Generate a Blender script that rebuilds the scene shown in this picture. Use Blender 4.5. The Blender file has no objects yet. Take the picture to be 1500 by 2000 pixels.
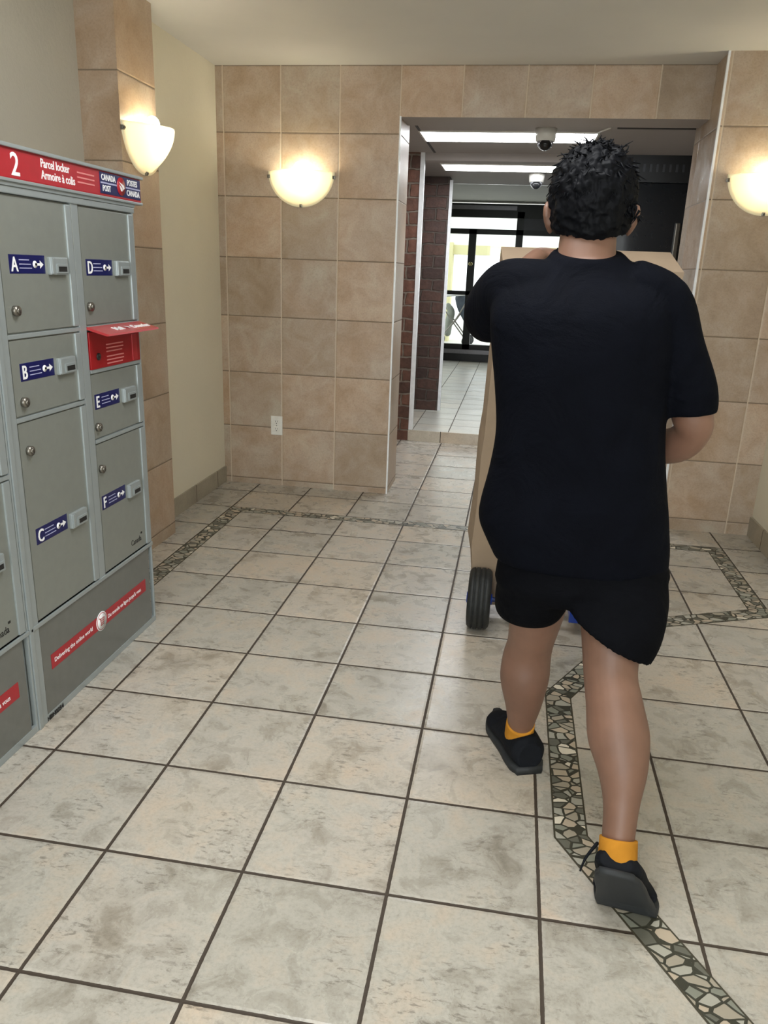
import bpy, bmesh, math, random
from mathutils import Vector, Matrix, noise
random.seed(7)
scene = bpy.context.scene
COL = scene.collection
PI = math.pi
T = 0.34

# ------------------------------------------------------------------ camera
cam_d = bpy.data.cameras.new('camera'); cam = bpy.data.objects.new('camera', cam_d); COL.objects.link(cam)
cam_d.sensor_fit = 'HORIZONTAL'; cam_d.sensor_width = 36.0; cam_d.lens = 36.0*1510.86/1500.0
cam_d.clip_start = 0.02; cam_d.clip_end = 200
yaw, pitch, roll = -0.1543, -0.3025, 0.0375
fw = Vector((math.sin(yaw)*math.cos(pitch), math.cos(yaw)*math.cos(pitch), math.sin(pitch)))
rt = Vector((math.cos(yaw), -math.sin(yaw), 0)); up = rt.cross(fw)
rt, up = math.cos(roll)*rt+math.sin(roll)*up, -math.sin(roll)*rt+math.cos(roll)*up
M = Matrix((rt, up, -fw)).transposed().to_4x4(); M.translation = Vector((0.8588, -1.4003, 1.3453))
cam.matrix_world = M
scene.camera = cam

# ------------------------------------------------------------------ colour management, world, large lights
scene.view_settings.view_transform = 'Standard'
scene.view_settings.look = 'None'
scene.view_settings.gamma = 1.0
scene.view_settings.use_curve_mapping = False
scene.view_settings.exposure = 0.5
w = bpy.data.worlds.new('world'); scene.world = w; w.use_nodes = True
bg = w.node_tree.nodes['Background']; bg.inputs[0].default_value = (0.93, 0.97, 1.0, 1); bg.inputs[1].default_value = 1.9

def area(name, loc, look, sx, sy, power, col, spread=PI):
    l = bpy.data.lights.new(name, 'AREA'); l.shape = 'RECTANGLE'; l.size = sx; l.size_y = sy
    l.energy = power; l.color = col; l.spread = spread
    o = bpy.data.objects.new(name, l); COL.objects.link(o); o.location = loc
    o.rotation_euler = (Vector(look)-Vector(loc)).to_track_quat('-Z', 'Y').to_euler()
    return o
area('daylight_assumed_entrance', (0.7, -4.05, 1.35), (0.7, 2.0, 0.9), 2.6, 2.1, 56, (0.92, 0.97, 1.0))  # area lamp standing in for daylight from an assumed entrance out of view
area('daylight_lobby_doors', (0.9, 10.3, 1.3), (0.9, 5.0, 0.9), 2.6, 1.9, 9, (0.95, 1.0, 0.97))
area('assumed_ceiling_lamp', (0.65, -1.9, 2.385), (0.65, -1.9, 0), 1.2, 0.6, 18, (0.98, 0.99, 1.0))  # assumed lamp out of view, added for light from overhead
area('assumed_ceiling_lamp', (0.65, 0.35, 2.385), (0.65, 0.35, 0), 1.0, 0.6, 22, (0.98, 0.99, 1.0))  # second assumed lamp, also unseen, added to brighten the floor from above

# ------------------------------------------------------------------ helpers
def prop(o, label=None, cat=None, group=None, kind=None):
    if label: o['label'] = label
    if cat: o['category'] = cat
    if group: o['group'] = group
    if kind: o['kind'] = kind
    return o
def obj(name, bm, mats, parent=None, smooth=False, loc=None):
    me = bpy.data.meshes.new(name); bmesh.ops.recalc_face_normals(bm, faces=bm.faces[:]); bm.to_mesh(me); bm.free()
    if not isinstance(mats, (list, tuple)): mats = [mats]
    for m in mats: me.materials.append(m)
    if smooth:
        for p in me.polygons: p.use_smooth = True
    o = bpy.data.objects.new(name, me); COL.objects.link(o)
    if parent is not None: o.parent = parent
    if loc is not None: o.location = loc
    return o
def thing(name, loc, label, cat, group=None, rot=None):
    o = bpy.data.objects.new(name, None); COL.objects.link(o); o.location = loc; o.empty_display_size = 0.1
    if rot: o.rotation_euler = rot
    return prop(o, label, cat, group)
def struct(name, bm, mats, parent=None, smooth=False):
    o = obj(name, bm, mats, parent, smooth)
    if parent is None: o['kind'] = 'structure'
    return o
def BM(): return bmesh.new()
def box(bm, x0, x1, y0, y1, z0, z1, mi=0, bev=0.0, mat=None):
    r = bmesh.ops.create_cube(bm, size=1.0); vs = r['verts']
    for v in vs:
        v.co = Vector(((x0+x1)/2+v.co.x*(x1-x0), (y0+y1)/2+v.co.y*(y1-y0), (z0+z1)/2+v.co.z*(z1-z0)))
    fs = list({f for v in vs for f in v.link_faces})
    for f in fs: f.material_index = mi
    if bev > 0:
        es = list({e for v in vs for e in v.link_edges})
        r2 = bmesh.ops.bevel(bm, geom=es, offset=bev, segments=2, affect='EDGES', profile=0.7)
        for f in r2['faces']: f.material_index = mi
        vs = list({v for f in r2['faces'] for v in f.verts} | {v for v in vs if v.is_valid})
    if mat is not None:
        for v in vs: v.co = mat @ v.co
    return vs
def cyl(bm, a, b, r, n=20, r2=None, mi=0, caps=True):
    a = Vector(a); b = Vector(b); d = b-a
    if r2 is None: r2 = r
    res = bmesh.ops.create_cone(bm, cap_ends=caps, segments=n, radius1=r, radius2=r2, depth=d.length)
    m = Matrix.Translation((a+b)/2) @ d.to_track_quat('Z', 'Y').to_matrix().to_4x4()
    for v in res['verts']: v.co = m @ v.co
    for f in {f for v in res['verts'] for f in v.link_faces}: f.material_index = mi; f.smooth = True
    return res['verts']
def sphere(bm, c, r, n=16, mi=0, rot=None):
    res = bmesh.ops.create_uvsphere(bm, u_segments=n*2, v_segments=n, radius=1.0)
    r = Vector(r) if not isinstance(r, (int, float)) else Vector((r, r, r))
    for v in res['verts']:
        p = Vector((v.co.x*r.x, v.co.y*r.y, v.co.z*r.z))
        if rot: p = rot @ p
        v.co = p+Vector(c)
    for f in {f for v in res['verts'] for f in v.link_faces}: f.material_index = mi; f.smooth = True
    return res['verts']
def ringloft(bm, rings, mi=0, cap=True):
    """rings: lists of equal-length point lists"""
    vr = [[bm.verts.new(p) for p in r] for r in rings]
    n = len(vr[0])
    for a, b in zip(vr, vr[1:]):
        for i in range(n):
            f = bm.faces.new((a[i], a[(i+1) % n], b[(i+1) % n], b[i])); f.material_index = mi; f.smooth = True
    if cap:
        for r in (vr[0], vr[-1]):
            f = bm.faces.new(r); f.material_index = mi
    return vr
def catmull(vals, m=5):
    out = []; n = len(vals)
    for i in range(n-1):
        p0 = vals[max(i-1, 0)]; p1 = vals[i]; p2 = vals[i+1]; p3 = vals[min(i+2, n-1)]
        for k in range(m):
            t = k/m
            out.append(tuple(0.5*((2*b)+(-a+c)*t+(2*a-5*b+4*c-d)*t*t+(-a+3*b-3*c+d)*t**3) for a, b, c, d in zip(p0, p1, p2, p3)))
    out.append(tuple(vals[-1])); return out
def tube(bm, pts, n=20, mi=0, side=Vector((1, 0, 0)), sm=5, ends=True):
    """pts: (x,y,z,ra,rb) smooth tube, ra along `side`, rb across it, with rounded ends"""
    P = catmull([tuple(p) if len(p) == 5 else tuple(p)+(p[3],) for p in pts], sm) if sm > 1 else [tuple(p) if len(p) == 5 else tuple(p)+(p[3],) for p in pts]
    C = [Vector(p[:3]) for p in P]; rings = []
    for i, p in enumerate(P):
        d = (C[min(i+1, len(C)-1)]-C[max(i-1, 0)]).normalized()
        s = (side-d*side.dot(d)).normalized(); t = d.cross(s)
        def ring(c, k): return [c+s*(math.cos(2*PI*j/n)*p[3]*k)+t*(math.sin(2*PI*j/n)*p[4]*k) for j in range(n)]
        r = min(p[3], p[4])
        if i == 0 and ends:
            for k, q in ((0.35, .95), (0.7, .7), (0.92, .38)): rings.append(ring(C[i]-d*r*q, k))
        rings.append(ring(C[i], 1))
        if i == len(P)-1 and ends:
            for k, q in ((0.92, .38), (0.7, .7), (0.35, .95)): rings.append(ring(C[i]+d*r*q, k))
    return ringloft(bm, rings, mi)
def text(bm, s, size, mat, mi=0, depth=0.0008, align='LEFT', xs=1.0, bold=0.0):
    """letters, laid in local XY, mapped by mat"""
    c = bpy.data.curves.new('t', 'FONT'); c.body = s; c.size = size; c.extrude = depth; c.align_x = align; c.offset = bold; c.resolution_u = 3
    o = bpy.data.objects.new('t', c); COL.objects.link(o)
    dg = bpy.context.evaluated_depsgraph_get(); me = o.evaluated_get(dg).to_mesh()
    v0 = set(bm.verts); f0 = set(bm.faces)
    bm.from_mesh(me)
    for v in bm.verts:
        if v not in v0: v.co = mat @ Vector((v.co.x*xs, v.co.y, v.co.z))
    for f in bm.faces:
        if f not in f0: f.material_index = mi; f.smooth = False
    o.evaluated_get(dg).to_mesh_clear(); bpy.data.objects.remove(o); bpy.data.curves.remove(c)

# ------------------------------------------------------------------ materials
def lin(c):
    return tuple(((x/255)/12.92 if x/255 <= .04045 else ((x/255+.055)/1.055)**2.4) for x in c)+(1,)
class NT:
    def __init__(s, name):
        s.m = bpy.data.materials.new(name); s.m.use_nodes = True; s.t = s.m.node_tree; s.n = s.t.nodes; s.l = s.t.links
        s.b = s.n['Principled BSDF']
    def N(s, typ, **kw):
        x = s.n.new(typ)
        for k, v in kw.items():
            if k.startswith('_'): x.inputs[int(k[1:])].default_value = v if not hasattr(v, 'node') else 0
            else: setattr(x, k, v)
        return x
    def L(s, a, b): s.l.new(a, b)
    def math(s, op, a, b=None, c=None):
        x = s.n.new('ShaderNodeMath'); x.operation = op
        for i, v in enumerate((a, b, c)):
            if v is None: continue
            if hasattr(v, 'node'): s.L(v, x.inputs[i])
            else: x.inputs[i].default_value = v
        return x.outputs[0]
    def mix(s, f, a, b, mode='MIX'):
        x = s.n.new('ShaderNodeMix'); x.data_type = 'RGBA'; x.blend_type = mode
        for i, v in ((0, f), (6, a), (7, b)):
            if hasattr(v, 'node'): s.L(v, x.inputs[i])
            else: x.inputs[i].default_value = v
        return x.outputs[2]
    def noise(s, vec, scale, det=4, rough=.55, dist=0):
        x = s.n.new('ShaderNodeTexNoise'); x.inputs['Scale'].default_value = scale; x.inputs['Detail'].default_value = det
        x.inputs['Roughness'].default_value = rough; x.inputs['Distortion'].default_value = dist; s.L(vec, x.inputs['Vector']); return x.outputs['Fac']
    def ramp(s, f, stops):
        x = s.n.new('ShaderNodeValToRGB'); e = x.color_ramp.elements
        while len(e) < len(stops): e.new(0.5)
        for el, (p, c) in zip(e, stops): el.position = p; el.color = c if len(c) == 4 else c+(1,)
        s.L(f, x.inputs[0]); return x.outputs[0]
    def bump(s, h, strength=.3, dist=.01):
        x = s.n.new('ShaderNodeBump'); x.inputs['Strength'].default_value = strength; x.inputs['Distance'].default_value = dist
        s.L(h, x.inputs['Height']); s.L(x.outputs[0], s.b.inputs['Normal'])
    def pos(s): return s.n.new('ShaderNodeNewGeometry').outputs['Position']
def plain(name, rgb, rough=.5, metal=0, spec=.5, noise_amt=.06, ns=30, bump=0.0):
    t = NT(name); tc = t.n.new('ShaderNodeTexCoord').outputs['Object']
    n = t.noise(tc, ns, 3); c = lin(rgb)
    d = tuple(max(0, x*(1-noise_amt)) for x in c[:3])+(1,); e = tuple(min(1, x*(1+noise_amt)) for x in c[:3])+(1,)
    t.L(t.ramp(n, [(.3, d), (.7, e)]), t.b.inputs['Base Color'])
    t.b.inputs['Roughness'].default_value = rough; t.b.inputs['Metallic'].default_value = metal; t.b.inputs['Specular IOR Level'].default_value = spec
    if bump: t.bump(n, bump, .004)
    return t.m
def tiles(name, ax, ay, sx, sy, ox, oy, palette, grout_v, grout_h, gw=.0035, rough=.35, spk=None, bs=.35, mottle=9, bvar=.25, tint=.6):
    """rectangular tiles laid on world axes ax, ay"""
    t = NT(name); P = t.pos(); sep = t.n.new('ShaderNodeSeparateXYZ'); t.L(P, sep.inputs[0])
    A = t.math('DIVIDE', t.math('SUBTRACT', sep.outputs[ax], ox), sx); B = t.math('DIVIDE', t.math('SUBTRACT', sep.outputs[ay], oy), sy)
    def edge(q, s):
        fr = t.math('FRACT', q); d = t.math('MINIMUM', fr, t.math('SUBTRACT', 1.0, fr)); return t.math('MULTIPLY', d, s)
    da, db = edge(A, sx), edge(B, sy)
    wob = t.math('MULTIPLY', t.math('SUBTRACT', t.noise(P, 60, 2), .5), .0022)
    da = t.math('ADD', da, wob); db = t.math('ADD', db, wob)
    ma = t.math('LESS_THAN', da, gw); mb = t.math('LESS_THAN', db, gw)
    comb = t.n.new('ShaderNodeCombineXYZ'); t.L(t.math('FLOOR', A), comb.inputs[0]); t.L(t.math('FLOOR', B), comb.inputs[1])
    wn = t.n.new('ShaderNodeTexWhiteNoise'); wn.noise_dimensions = '3D'; t.L(comb.outputs[0], wn.inputs['Vector'])
    off = t.n.new('ShaderNodeVectorMath'); off.operation = 'MULTIPLY_ADD'
    t.L(wn.outputs['Color'], off.inputs[0]); off.inputs[1].default_value = (7, 7, 7); t.L(P, off.inputs[2]); Q = off.outputs[0]
    n1 = t.noise(Q, mottle, 6, .62, .6); n2 = t.noise(Q, mottle*.4, 3, .5, .3)
    col = t.ramp(t.math('ADD', t.math('MULTIPLY', n1, .6), t.math('MULTIPLY', n2, .4)), palette)
    v = t.math('ADD', 1-bvar/2, t.math('MULTIPLY', wn.outputs['Value'], bvar))
    vc = t.n.new('ShaderNodeCombineColor'); [t.L(v, vc.inputs[i]) for i in range(3)]
    col = t.mix(1.0, col, vc.outputs[0], 'MULTIPLY')
    wm = t.ramp(t.math('ADD', t.math('MULTIPLY', t.noise(Q, 2.2, 3, .5), .7), t.math('MULTIPLY', wn.outputs['Value'], .3)), [(.40, (.955, .985, .975)), (.52, (1, 1, 1)), (.64, (1.06, .975, .875))])
    col = t.mix(tint, col, wm, 'MULTIPLY')
    gr = t.noise(Q, 120, 3, .7)
    col = t.mix(.5, col, t.ramp(gr, [(.3, (.72, .70, .68)), (.5, (1, 1, 1)), (.7, (1.12, 1.12, 1.12))]), 'MULTIPLY')
    if spk:
        mp = t.n.new('ShaderNodeMapping'); mp.inputs['Scale'].default_value = spk[1]; t.L(Q, mp.inputs['Vector'])
        s1 = t.noise(mp.outputs[0], spk[0], 5, .7, .4)
        m = t.ramp(s1, [(spk[2], (0, 0, 0, 1)), (spk[2]+.09, (1, 1, 1, 1))])
        m = t.math('MULTIPLY', m, spk[3])
        mod = t.ramp(t.noise(Q, 7, 2), [(.42, (0, 0, 0, 1)), (.62, (1, 1, 1, 1))]); m = t.math('MULTIPLY', m, mod)
        col = t.mix(m, col, spk[4])
    col = t.mix(mb, col, grout_h); col = t.mix(ma, col, grout_v)
    t.L(col, t.b.inputs['Base Color'])
    g = t.math('MAXIMUM', ma, mb)
    rr = t.math('ADD', rough, t.math('ADD', t.math('MULTIPLY', g, .4), t.math('MULTIPLY', t.math('SUBTRACT', n1, .5), .3)))
    t.L(rr, t.b.inputs['Roughness'])
    e = t.math('MINIMUM', t.math('MINIMUM', da, db), gw*2.6)
    h = t.math('ADD', t.math('MULTIPLY', e, 1/(gw*2.6)), t.math('MULTIPLY', n1, .35))
    t.bump(h, bs, .003)
    return t.m

FP = [(.30, lin((138, 131, 119))), (.41, lin((164, 158, 147))), (.50, lin((180, 175, 165))), (.60, lin((186, 176, 162))), (.74, lin((192, 174, 156)))]
GR = lin((62, 52, 42))
SPK = (34, (1.0, 2.6, 1.0), .54, .75, lin((116, 110, 100)))
m_floor = tiles('floor_tile', 0, 1, T, T, 0, 0, FP, GR, GR, .0042, .29, SPK, .55, 12, .12, .5)
m_floor2 = tiles('raised_floor_tile', 0, 1, .30, .30, .09, 4.895, [(.3, lin((160, 156, 146))), (.6, lin((196, 194, 184)))], lin((96, 90, 80)), lin((120, 114, 102)), .004, .36, None, .25, 6, .08)
WP = [(.25, lin((144, 121, 98))), (.42, lin((168, 146, 123))), (.55, lin((178, 159, 140))), (.7, lin((188, 177, 160)))]
GV_LIT, GH = lin((196, 180, 158)), lin((126, 110, 92))  # vertical joints paler: light catching their edges is put into the grout colour
TW = .3382
m_wback = tiles('wall_tile_back', 0, 2, TW, TW, -.871, .037, WP, GV_LIT, GH, .003, .42, None, .5, 7, .14)
m_wright = tiles('wall_tile_right', 0, 2, TW, .335, 2.12-TW*2, .069, WP, GV_LIT, GH, .003, .42, None, .5, 7, .14)
m_wpier = tiles('wall_tile_pier', 1, 2, .42, .336, 1.83, .06, WP, GV_LIT, GH, .003, .42, None, .5, 7, .14)
m_wpierf = tiles('wall_tile_pier_front_shaded', 0, 2, TW, .336, -1.1, .06, [(p, tuple(x*.92 for x in c[:3])+(1,)) for p, c in WP], GV_LIT, GH, .003, .42, None, .5, 7, .1)  # same tile palette darkened: shade on the pier's front face put into colour
m_wret = tiles('wall_tile_return', 1, 2, .43, .335, 3.0, .069, [(p, tuple(x*1.03 for x in c[:3])+(1,)) for p, c in WP], GH, GH, .002, .22, None, .5, 7, .1)
m_base = tiles('baseboard_tile', 1, 2, T, .5, 2.745-T, -.3, [(.3, lin((140, 132, 116))), (.6, lin((168, 160, 142)))], GR, GR, .003, .4, None, .3, 10, .12)
m_riser = tiles('riser_tile', 0, 2, .333, .5, -.005, -.3, [(.3, lin((176, 164, 148))), (.6, lin((206, 196, 180)))], GR, GR, .003, .4, None, .3, 10, .12)

def plaster(name, rgb, sc=45, st=.35):
    t = NT(name); P = t.pos(); n = t.noise(P, sc, 5, .6, .8); n2 = t.noise(P, 2.5, 3)
    c = lin(rgb); t.L(t.ramp(n2, [(.3, tuple(x*.95 for x in c[:3])+(1,)), (.7, c)]), t.b.inputs['Base Color'])
    t.b.inputs['Roughness'].default_value = .7; t.bump(n, st, .004); return t.m
m_plaster = plaster('plaster_cream', (226, 220, 200))
m_plaster2 = plaster('plaster_grey', (196, 191, 178), 45, .4)
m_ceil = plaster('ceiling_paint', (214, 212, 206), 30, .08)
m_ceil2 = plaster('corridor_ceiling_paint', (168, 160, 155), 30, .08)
m_dark = plain('dark_corridor_paint', (34, 36, 38), .35)

def mosaic():
    t = NT('mosaic_stone'); P = t.pos()
    v = t.n.new('ShaderNodeTexVoronoi'); v.feature = 'DISTANCE_TO_EDGE'; v.inputs['Scale'].default_value = 31; v.inputs['Randomness'].default_value = 1
    mp = t.n.new('ShaderNodeMapping'); mp.inputs['Scale'].default_value = (.8, 1.15, 1); t.L(P, mp.inputs['Vector'])
    dn = t.n.new('ShaderNodeTexNoise'); dn.inputs['Scale'].default_value = 9; t.L(mp.outputs[0], dn.inputs['Vector'])
    ad = t.n.new('ShaderNodeVectorMath'); ad.operation = 'MULTIPLY_ADD'; t.L(dn.outputs['Color'], ad.inputs[0]); ad.inputs[1].default_value = (.03, .03, 0); t.L(mp.outputs[0], ad.inputs[2])
    t.L(ad.outputs[0], v.inputs['Vector'])
    v2 = t.n.new('ShaderNodeTexVoronoi'); v2.inputs['Scale'].default_value = 31; t.L(ad.outputs[0], v2.inputs['Vector'])
    sp = t.n.new('ShaderNodeSeparateColor'); t.L(v2.outputs['Color'], sp.inputs[0])
    col = t.ramp(sp.outputs[0], [(0, lin((98, 98, 88))), (.16, lin((128, 130, 118))), (.34, lin((158, 150, 134))), (.58, lin((180, 166, 146))), (.78, lin((164, 162, 150))), (.95, lin((222, 214, 196)))])
    t.n[-1].color_ramp.interpolation = 'CONSTANT'
    m = t.math('LESS_THAN', v.outputs['Distance'], .075)
    t.L(t.mix(m, col, lin((56, 56, 46))), t.b.inputs['Base Color']); t.b.inputs['Roughness'].default_value = .4
    t.bump(t.math('MINIMUM', v.outputs['Distance'], .12), .5, .01); return t.m
m_mosaic = mosaic()
m_mosborder = plain('mosaic_border_grout', (62, 58, 44), .6)

def brick(name, c1, c2, mortar, ax=0):
    t = NT(name); P = t.pos(); sp = t.n.new('ShaderNodeSeparateXYZ'); t.L(P, sp.inputs[0])
    cb = t.n.new('ShaderNodeCombineXYZ'); t.L(sp.outputs[ax], cb.inputs[0]); t.L(sp.outputs[2], cb.inputs[1])
    dn = t.n.new('ShaderNodeTexNoise'); dn.inputs['Scale'].default_value = 14; t.L(cb.outputs[0], dn.inputs['Vector'])
    ad = t.n.new('ShaderNodeVectorMath'); ad.operation = 'MULTIPLY_ADD'; t.L(dn.outputs['Color'], ad.inputs[0]); ad.inputs[1].default_value = (.03, .03, 0); t.L(cb.outputs[0], ad.inputs[2])
    b = t.n.new('ShaderNodeTexBrick'); t.L(ad.outputs[0], b.inputs['Vector']); b.inputs['Scale'].default_value = 1
    b.inputs['Brick Width'].default_value = .2; b.inputs['Row Height'].default_value = .10; b.inputs['Mortar Size'].default_value = .009; b.inputs['Mortar Smooth'].default_value = .4
    b.inputs['Color1'].default_value = lin(c1); b.inputs['Color2'].default_value = lin(c2); b.inputs['Mortar'].default_value = lin(mortar)
    n = t.noise(P, 22, 5, .6)
    col = t.mix(.8, b.outputs['Color'], t.ramp(n, [(.3, (.55, .52, .5)), (.7, (1.15, 1.1, 1.1))]), 'MULTIPLY')
    t.L(col, t.b.inputs['Base Color']); t.b.inputs['Roughness'].default_value = .55
    h = t.math('SUBTRACT', t.math('MULTIPLY', n, .5), b.outputs['Fac']); t.bump(h, .9, .012); return t.m
m_brick = brick('brick_red', (118, 80, 64), (82, 56, 46), (128, 116, 104))
m_brick2 = brick('brick_dark', (84, 58, 48), (60, 42, 36), (82, 72, 64))

def emis(name, rgb, s, rough=.5):
    t = NT(name); t.b.inputs['Base Color'].default_value = lin(rgb); t.b.inputs['Emission Color'].default_value = lin(rgb); t.b.inputs['Emission Strength'].default_value = s
    t.b.inputs['Roughness'].default_value = rough
    tc = t.n.new('ShaderNodeTexCoord').outputs['Object']; n = t.noise(tc, 8, 1); t.L(t.ramp(n, [(0, tuple(x*.97 for x in lin(rgb)[:3])+(1,)), (1, lin(rgb))]), t.b.inputs['Base Color'])
    return t.m
def glass(name, tint=(1, 1, 1, 1), refl=.12):
    t = NT(name); out = t.n['Material Output']; t.n.remove(t.b)
    tr = t.n.new('ShaderNodeBsdfTransparent'); tr.inputs[0].default_value = tint
    gl = t.n.new('ShaderNodeBsdfGlossy'); gl.inputs['Roughness'].default_value = .03
    lw = t.n.new('ShaderNodeLayerWeight'); lw.inputs[0].default_value = .25
    f = t.math('ADD', t.math('MULTIPLY', lw.outputs['Fresnel'], .6), refl*.4)
    mx = t.n.new('ShaderNodeMixShader'); t.L(f, mx.inputs[0]); t.L(tr.outputs[0], mx.inputs[1]); t.L(gl.outputs[0], mx.inputs[2]); t.L(mx.outputs[0], out.inputs[0]); return t.m
m_glass = glass('clear_glass', (.96, .98, .97, 1))
def shade_mat():
    t = NT('frosted_lamp_glass'); out = t.n['Material Output']; b = t.b
    b.inputs['Base Color'].default_value = lin((236, 236, 214)); b.inputs['Roughness'].default_value = .25
    b.inputs['Emission Color'].default_value = (1.0, .95, .74, 1); b.inputs['Emission Strength'].default_value = .12
    tr = t.n.new('ShaderNodeBsdfTranslucent'); tr.inputs[0].default_value = (1.0, .96, .82, 1)
    n = t.noise(t.pos(), 90, 2); t.bump(n, .1, .001)
    mx = t.n.new('ShaderNodeMixShader'); mx.inputs[0].default_value = .55; t.L(b.outputs[0], mx.inputs[1]); t.L(tr.outputs[0], mx.inputs[2]); t.L(mx.outputs[0], out.inputs[0]); return t.m
m_shade = shade_mat()
m_bulb = emis('glowing_bulb', (255, 244, 214), 22)
m_tube = emis('fluorescent_diffuser', (250, 252, 255), 12)
m_white = plain('white_plastic', (226, 224, 216), .35)
m_trim = plain('white_metal_trim', (236, 238, 240), .25, .0)
m_chrome = plain('chrome', (190, 190, 188), .18, .95)
m_steel = plain('dull_steel', (120, 116, 108), .3, .8)
m_black = plain('black_plastic', (16, 17, 19), .35)
m_frame = plain('bronze_door_frame', (40, 42, 38), .4, .3)
m_alu = plain('aluminium_sill', (138, 136, 140), .35, .5)
m_tinted = plain('tinted_door_glass', (30, 34, 38), .12, 0, .6)
m_lgrey = plain('locker_grey', (140, 144, 138), .32, .35, .5, .03)
m_lframe = plain('locker_frame_grey', (158, 166, 167), .3, .35, .5, .02)
m_lbase = plain('locker_base_grey', (118, 120, 116), .3, .35, .5, .04)
m_red = plain('sign_red', (164, 32, 42), .35, 0, .5, .05)
m_redslot = plain('mail_slot_red', (150, 20, 26), .35, 0, .5, .04)
m_redlid = plain('mail_slot_lid_red', (168, 42, 46), .28, 0, .6, .04)
m_navy = plain('label_navy', (14, 18, 78), .3)
m_print = plain('white_print', (236, 236, 238), .4)
m_faint = plain('faint_print', (170, 172, 206), .4)
m_pink = plain('pale_red_print', (214, 130, 128), .4)
m_ink = plain('black_ink', (24, 24, 24), .5)
m_card = plain('cardboard', (156, 137, 116), .75, 0, .3, .05, 12)
m_cardd = plain('cardboard_edge', (140, 112, 80), .8)
m_tape = plain('packing_tape', (168, 132, 88), .25)
m_blue = plain('blue_powder_coat', (18, 58, 150), .3)
def rubber():
    t = NT('black_rubber'); t.b.inputs['Base Color'].default_value = lin((24, 26, 26)); t.b.inputs['Roughness'].default_value = .6
    tc = t.n.new('ShaderNodeTexCoord').outputs['Object']; n = t.noise(tc, 60, 3); t.L(t.ramp(n, [(.3, lin((18, 20, 20))), (.7, lin((32, 35, 34)))]), t.b.inputs['Base Color']); return t.m
m_rubber = rubber()
def skin():
    t = NT('skin'); P = t.pos(); n = t.noise(P, 6, 4); n2 = t.noise(P, 160, 2)
    t.L(t.ramp(n, [(.3, lin((104, 75, 60))), (.7, lin((126, 93, 76)))]), t.b.inputs['Base Color'])
    t.b.inputs['Roughness'].default_value = .5; t.b.inputs['Subsurface Weight'].default_value = .08; t.b.inputs['Subsurface Radius'].default_value = (.02, .008, .004); t.bump(n2, .08, .001); return t.m
m_skin = skin()
def cloth(name, rgb, rough=.85, wr=.5):
    t = NT(name); P = t.pos(); n = t.noise(P, 7, 4, .5, 1.2); n2 = t.noise(P, 400, 1); c = lin(rgb)
    t.L(t.ramp(n, [(.3, tuple(x*.8 for x in c[:3])+(1,)), (.7, tuple(x*1.15 for x in c[:3])+(1,))]), t.b.inputs['Base Color'])
    t.b.inputs['Roughness'].default_value = rough; t.b.inputs['Specular IOR Level'].default_value = .06
    t.bump(t.math('ADD', n, t.math('MULTIPLY', n2, .05)), wr, .03); return t.m
m_shirt = cloth('navy_shirt_cotton', (7, 9, 16))
m_shorts = cloth('black_shorts_fabric', (8, 9, 13))
m_sock = cloth('mustard_sock_knit', (184, 126, 44), .9, .2)
m_shoe = cloth('black_shoe_knit', (26, 28, 32), .7, .2)
m_sole = plain('dark_shoe_sole', (32, 35, 37), .65)
m_hair = cloth('black_hair', (13, 14, 17), .5, .1)
m_concrete = plaster('outside_paving', (200, 198, 192), 20, .1)
m_column = plaster('pale_yellow_render', (214, 208, 160), 30, .1)
m_fabric = cloth('grey_stroller_fabric', (70, 76, 82), .8, .3)

# ------------------------------------------------------------------ the room shell
YL, YR, ZC = 3.242, 2.99, 2.405          # tiled back wall, right-hand back wall, ceiling
bm = BM(); box(bm, -1.2, 2.5, -4.3, 4.895, -.1, 0); struct('floor', bm, m_floor)
bm = BM(); box(bm, .056, 2.6, 4.895, 10.6, -.1, .09); box(bm, -1.3, .056, 5.05, 10.6, -.1, .09); struct('floor', bm, m_floor2)
bm = BM(); box(bm, .056, 2.3, 4.883, 4.897, .0, .0905); struct('trim_1', bm, m_riser)
bm = BM(); box(bm, -1.2, 2.5, -4.3, 3.56, ZC, ZC+.1); struct('ceiling', bm, m_ceil)
# left: front stretch behind the lockers, pier, recessed stretch
bm = BM(); box(bm, -1.09, -.97, -4.3, 1.90, 0, ZC); struct('wall_left', bm, m_plaster2)
bm = BM()
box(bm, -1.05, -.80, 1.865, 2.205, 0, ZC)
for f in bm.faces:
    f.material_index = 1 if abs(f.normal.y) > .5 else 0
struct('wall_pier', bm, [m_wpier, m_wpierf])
bm = BM(); box(bm, -1.05, -.915, 2.2, 3.35, 0, ZC); struct('wall_left', bm, m_plaster)
bm = BM(); box(bm, -.917, -.905, 2.205, YL, 0, .103, bev=.002); struct('baseboard_left', bm, m_base)
# back wall, left of the opening; header over it
bm = BM(); box(bm, -1.05, .149, YL, 3.60, 0, ZC); struct('wall_back', bm, m_wback)
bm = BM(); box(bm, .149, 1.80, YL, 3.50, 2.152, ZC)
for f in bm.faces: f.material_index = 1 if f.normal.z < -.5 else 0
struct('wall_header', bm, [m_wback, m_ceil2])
bm = BM()
box(bm, 1.765, 2.4, YR, 3.57, 0, ZC)
for f in bm.faces:
    f.material_index = 1 if abs(f.normal.x) > .5 else 0
struct('wall_back', bm, [m_wright, m_wret])
bm = BM(); box(bm, 2.25, 2.4, -4.3, YR+.01, 0, ZC); struct('wall_right', bm, m_plaster)
bm = BM(); box(bm, 2.238, 2.252, -4.2, YR, 0, .112, bev=.002); struct('baseboard_right', bm, m_base)
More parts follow.
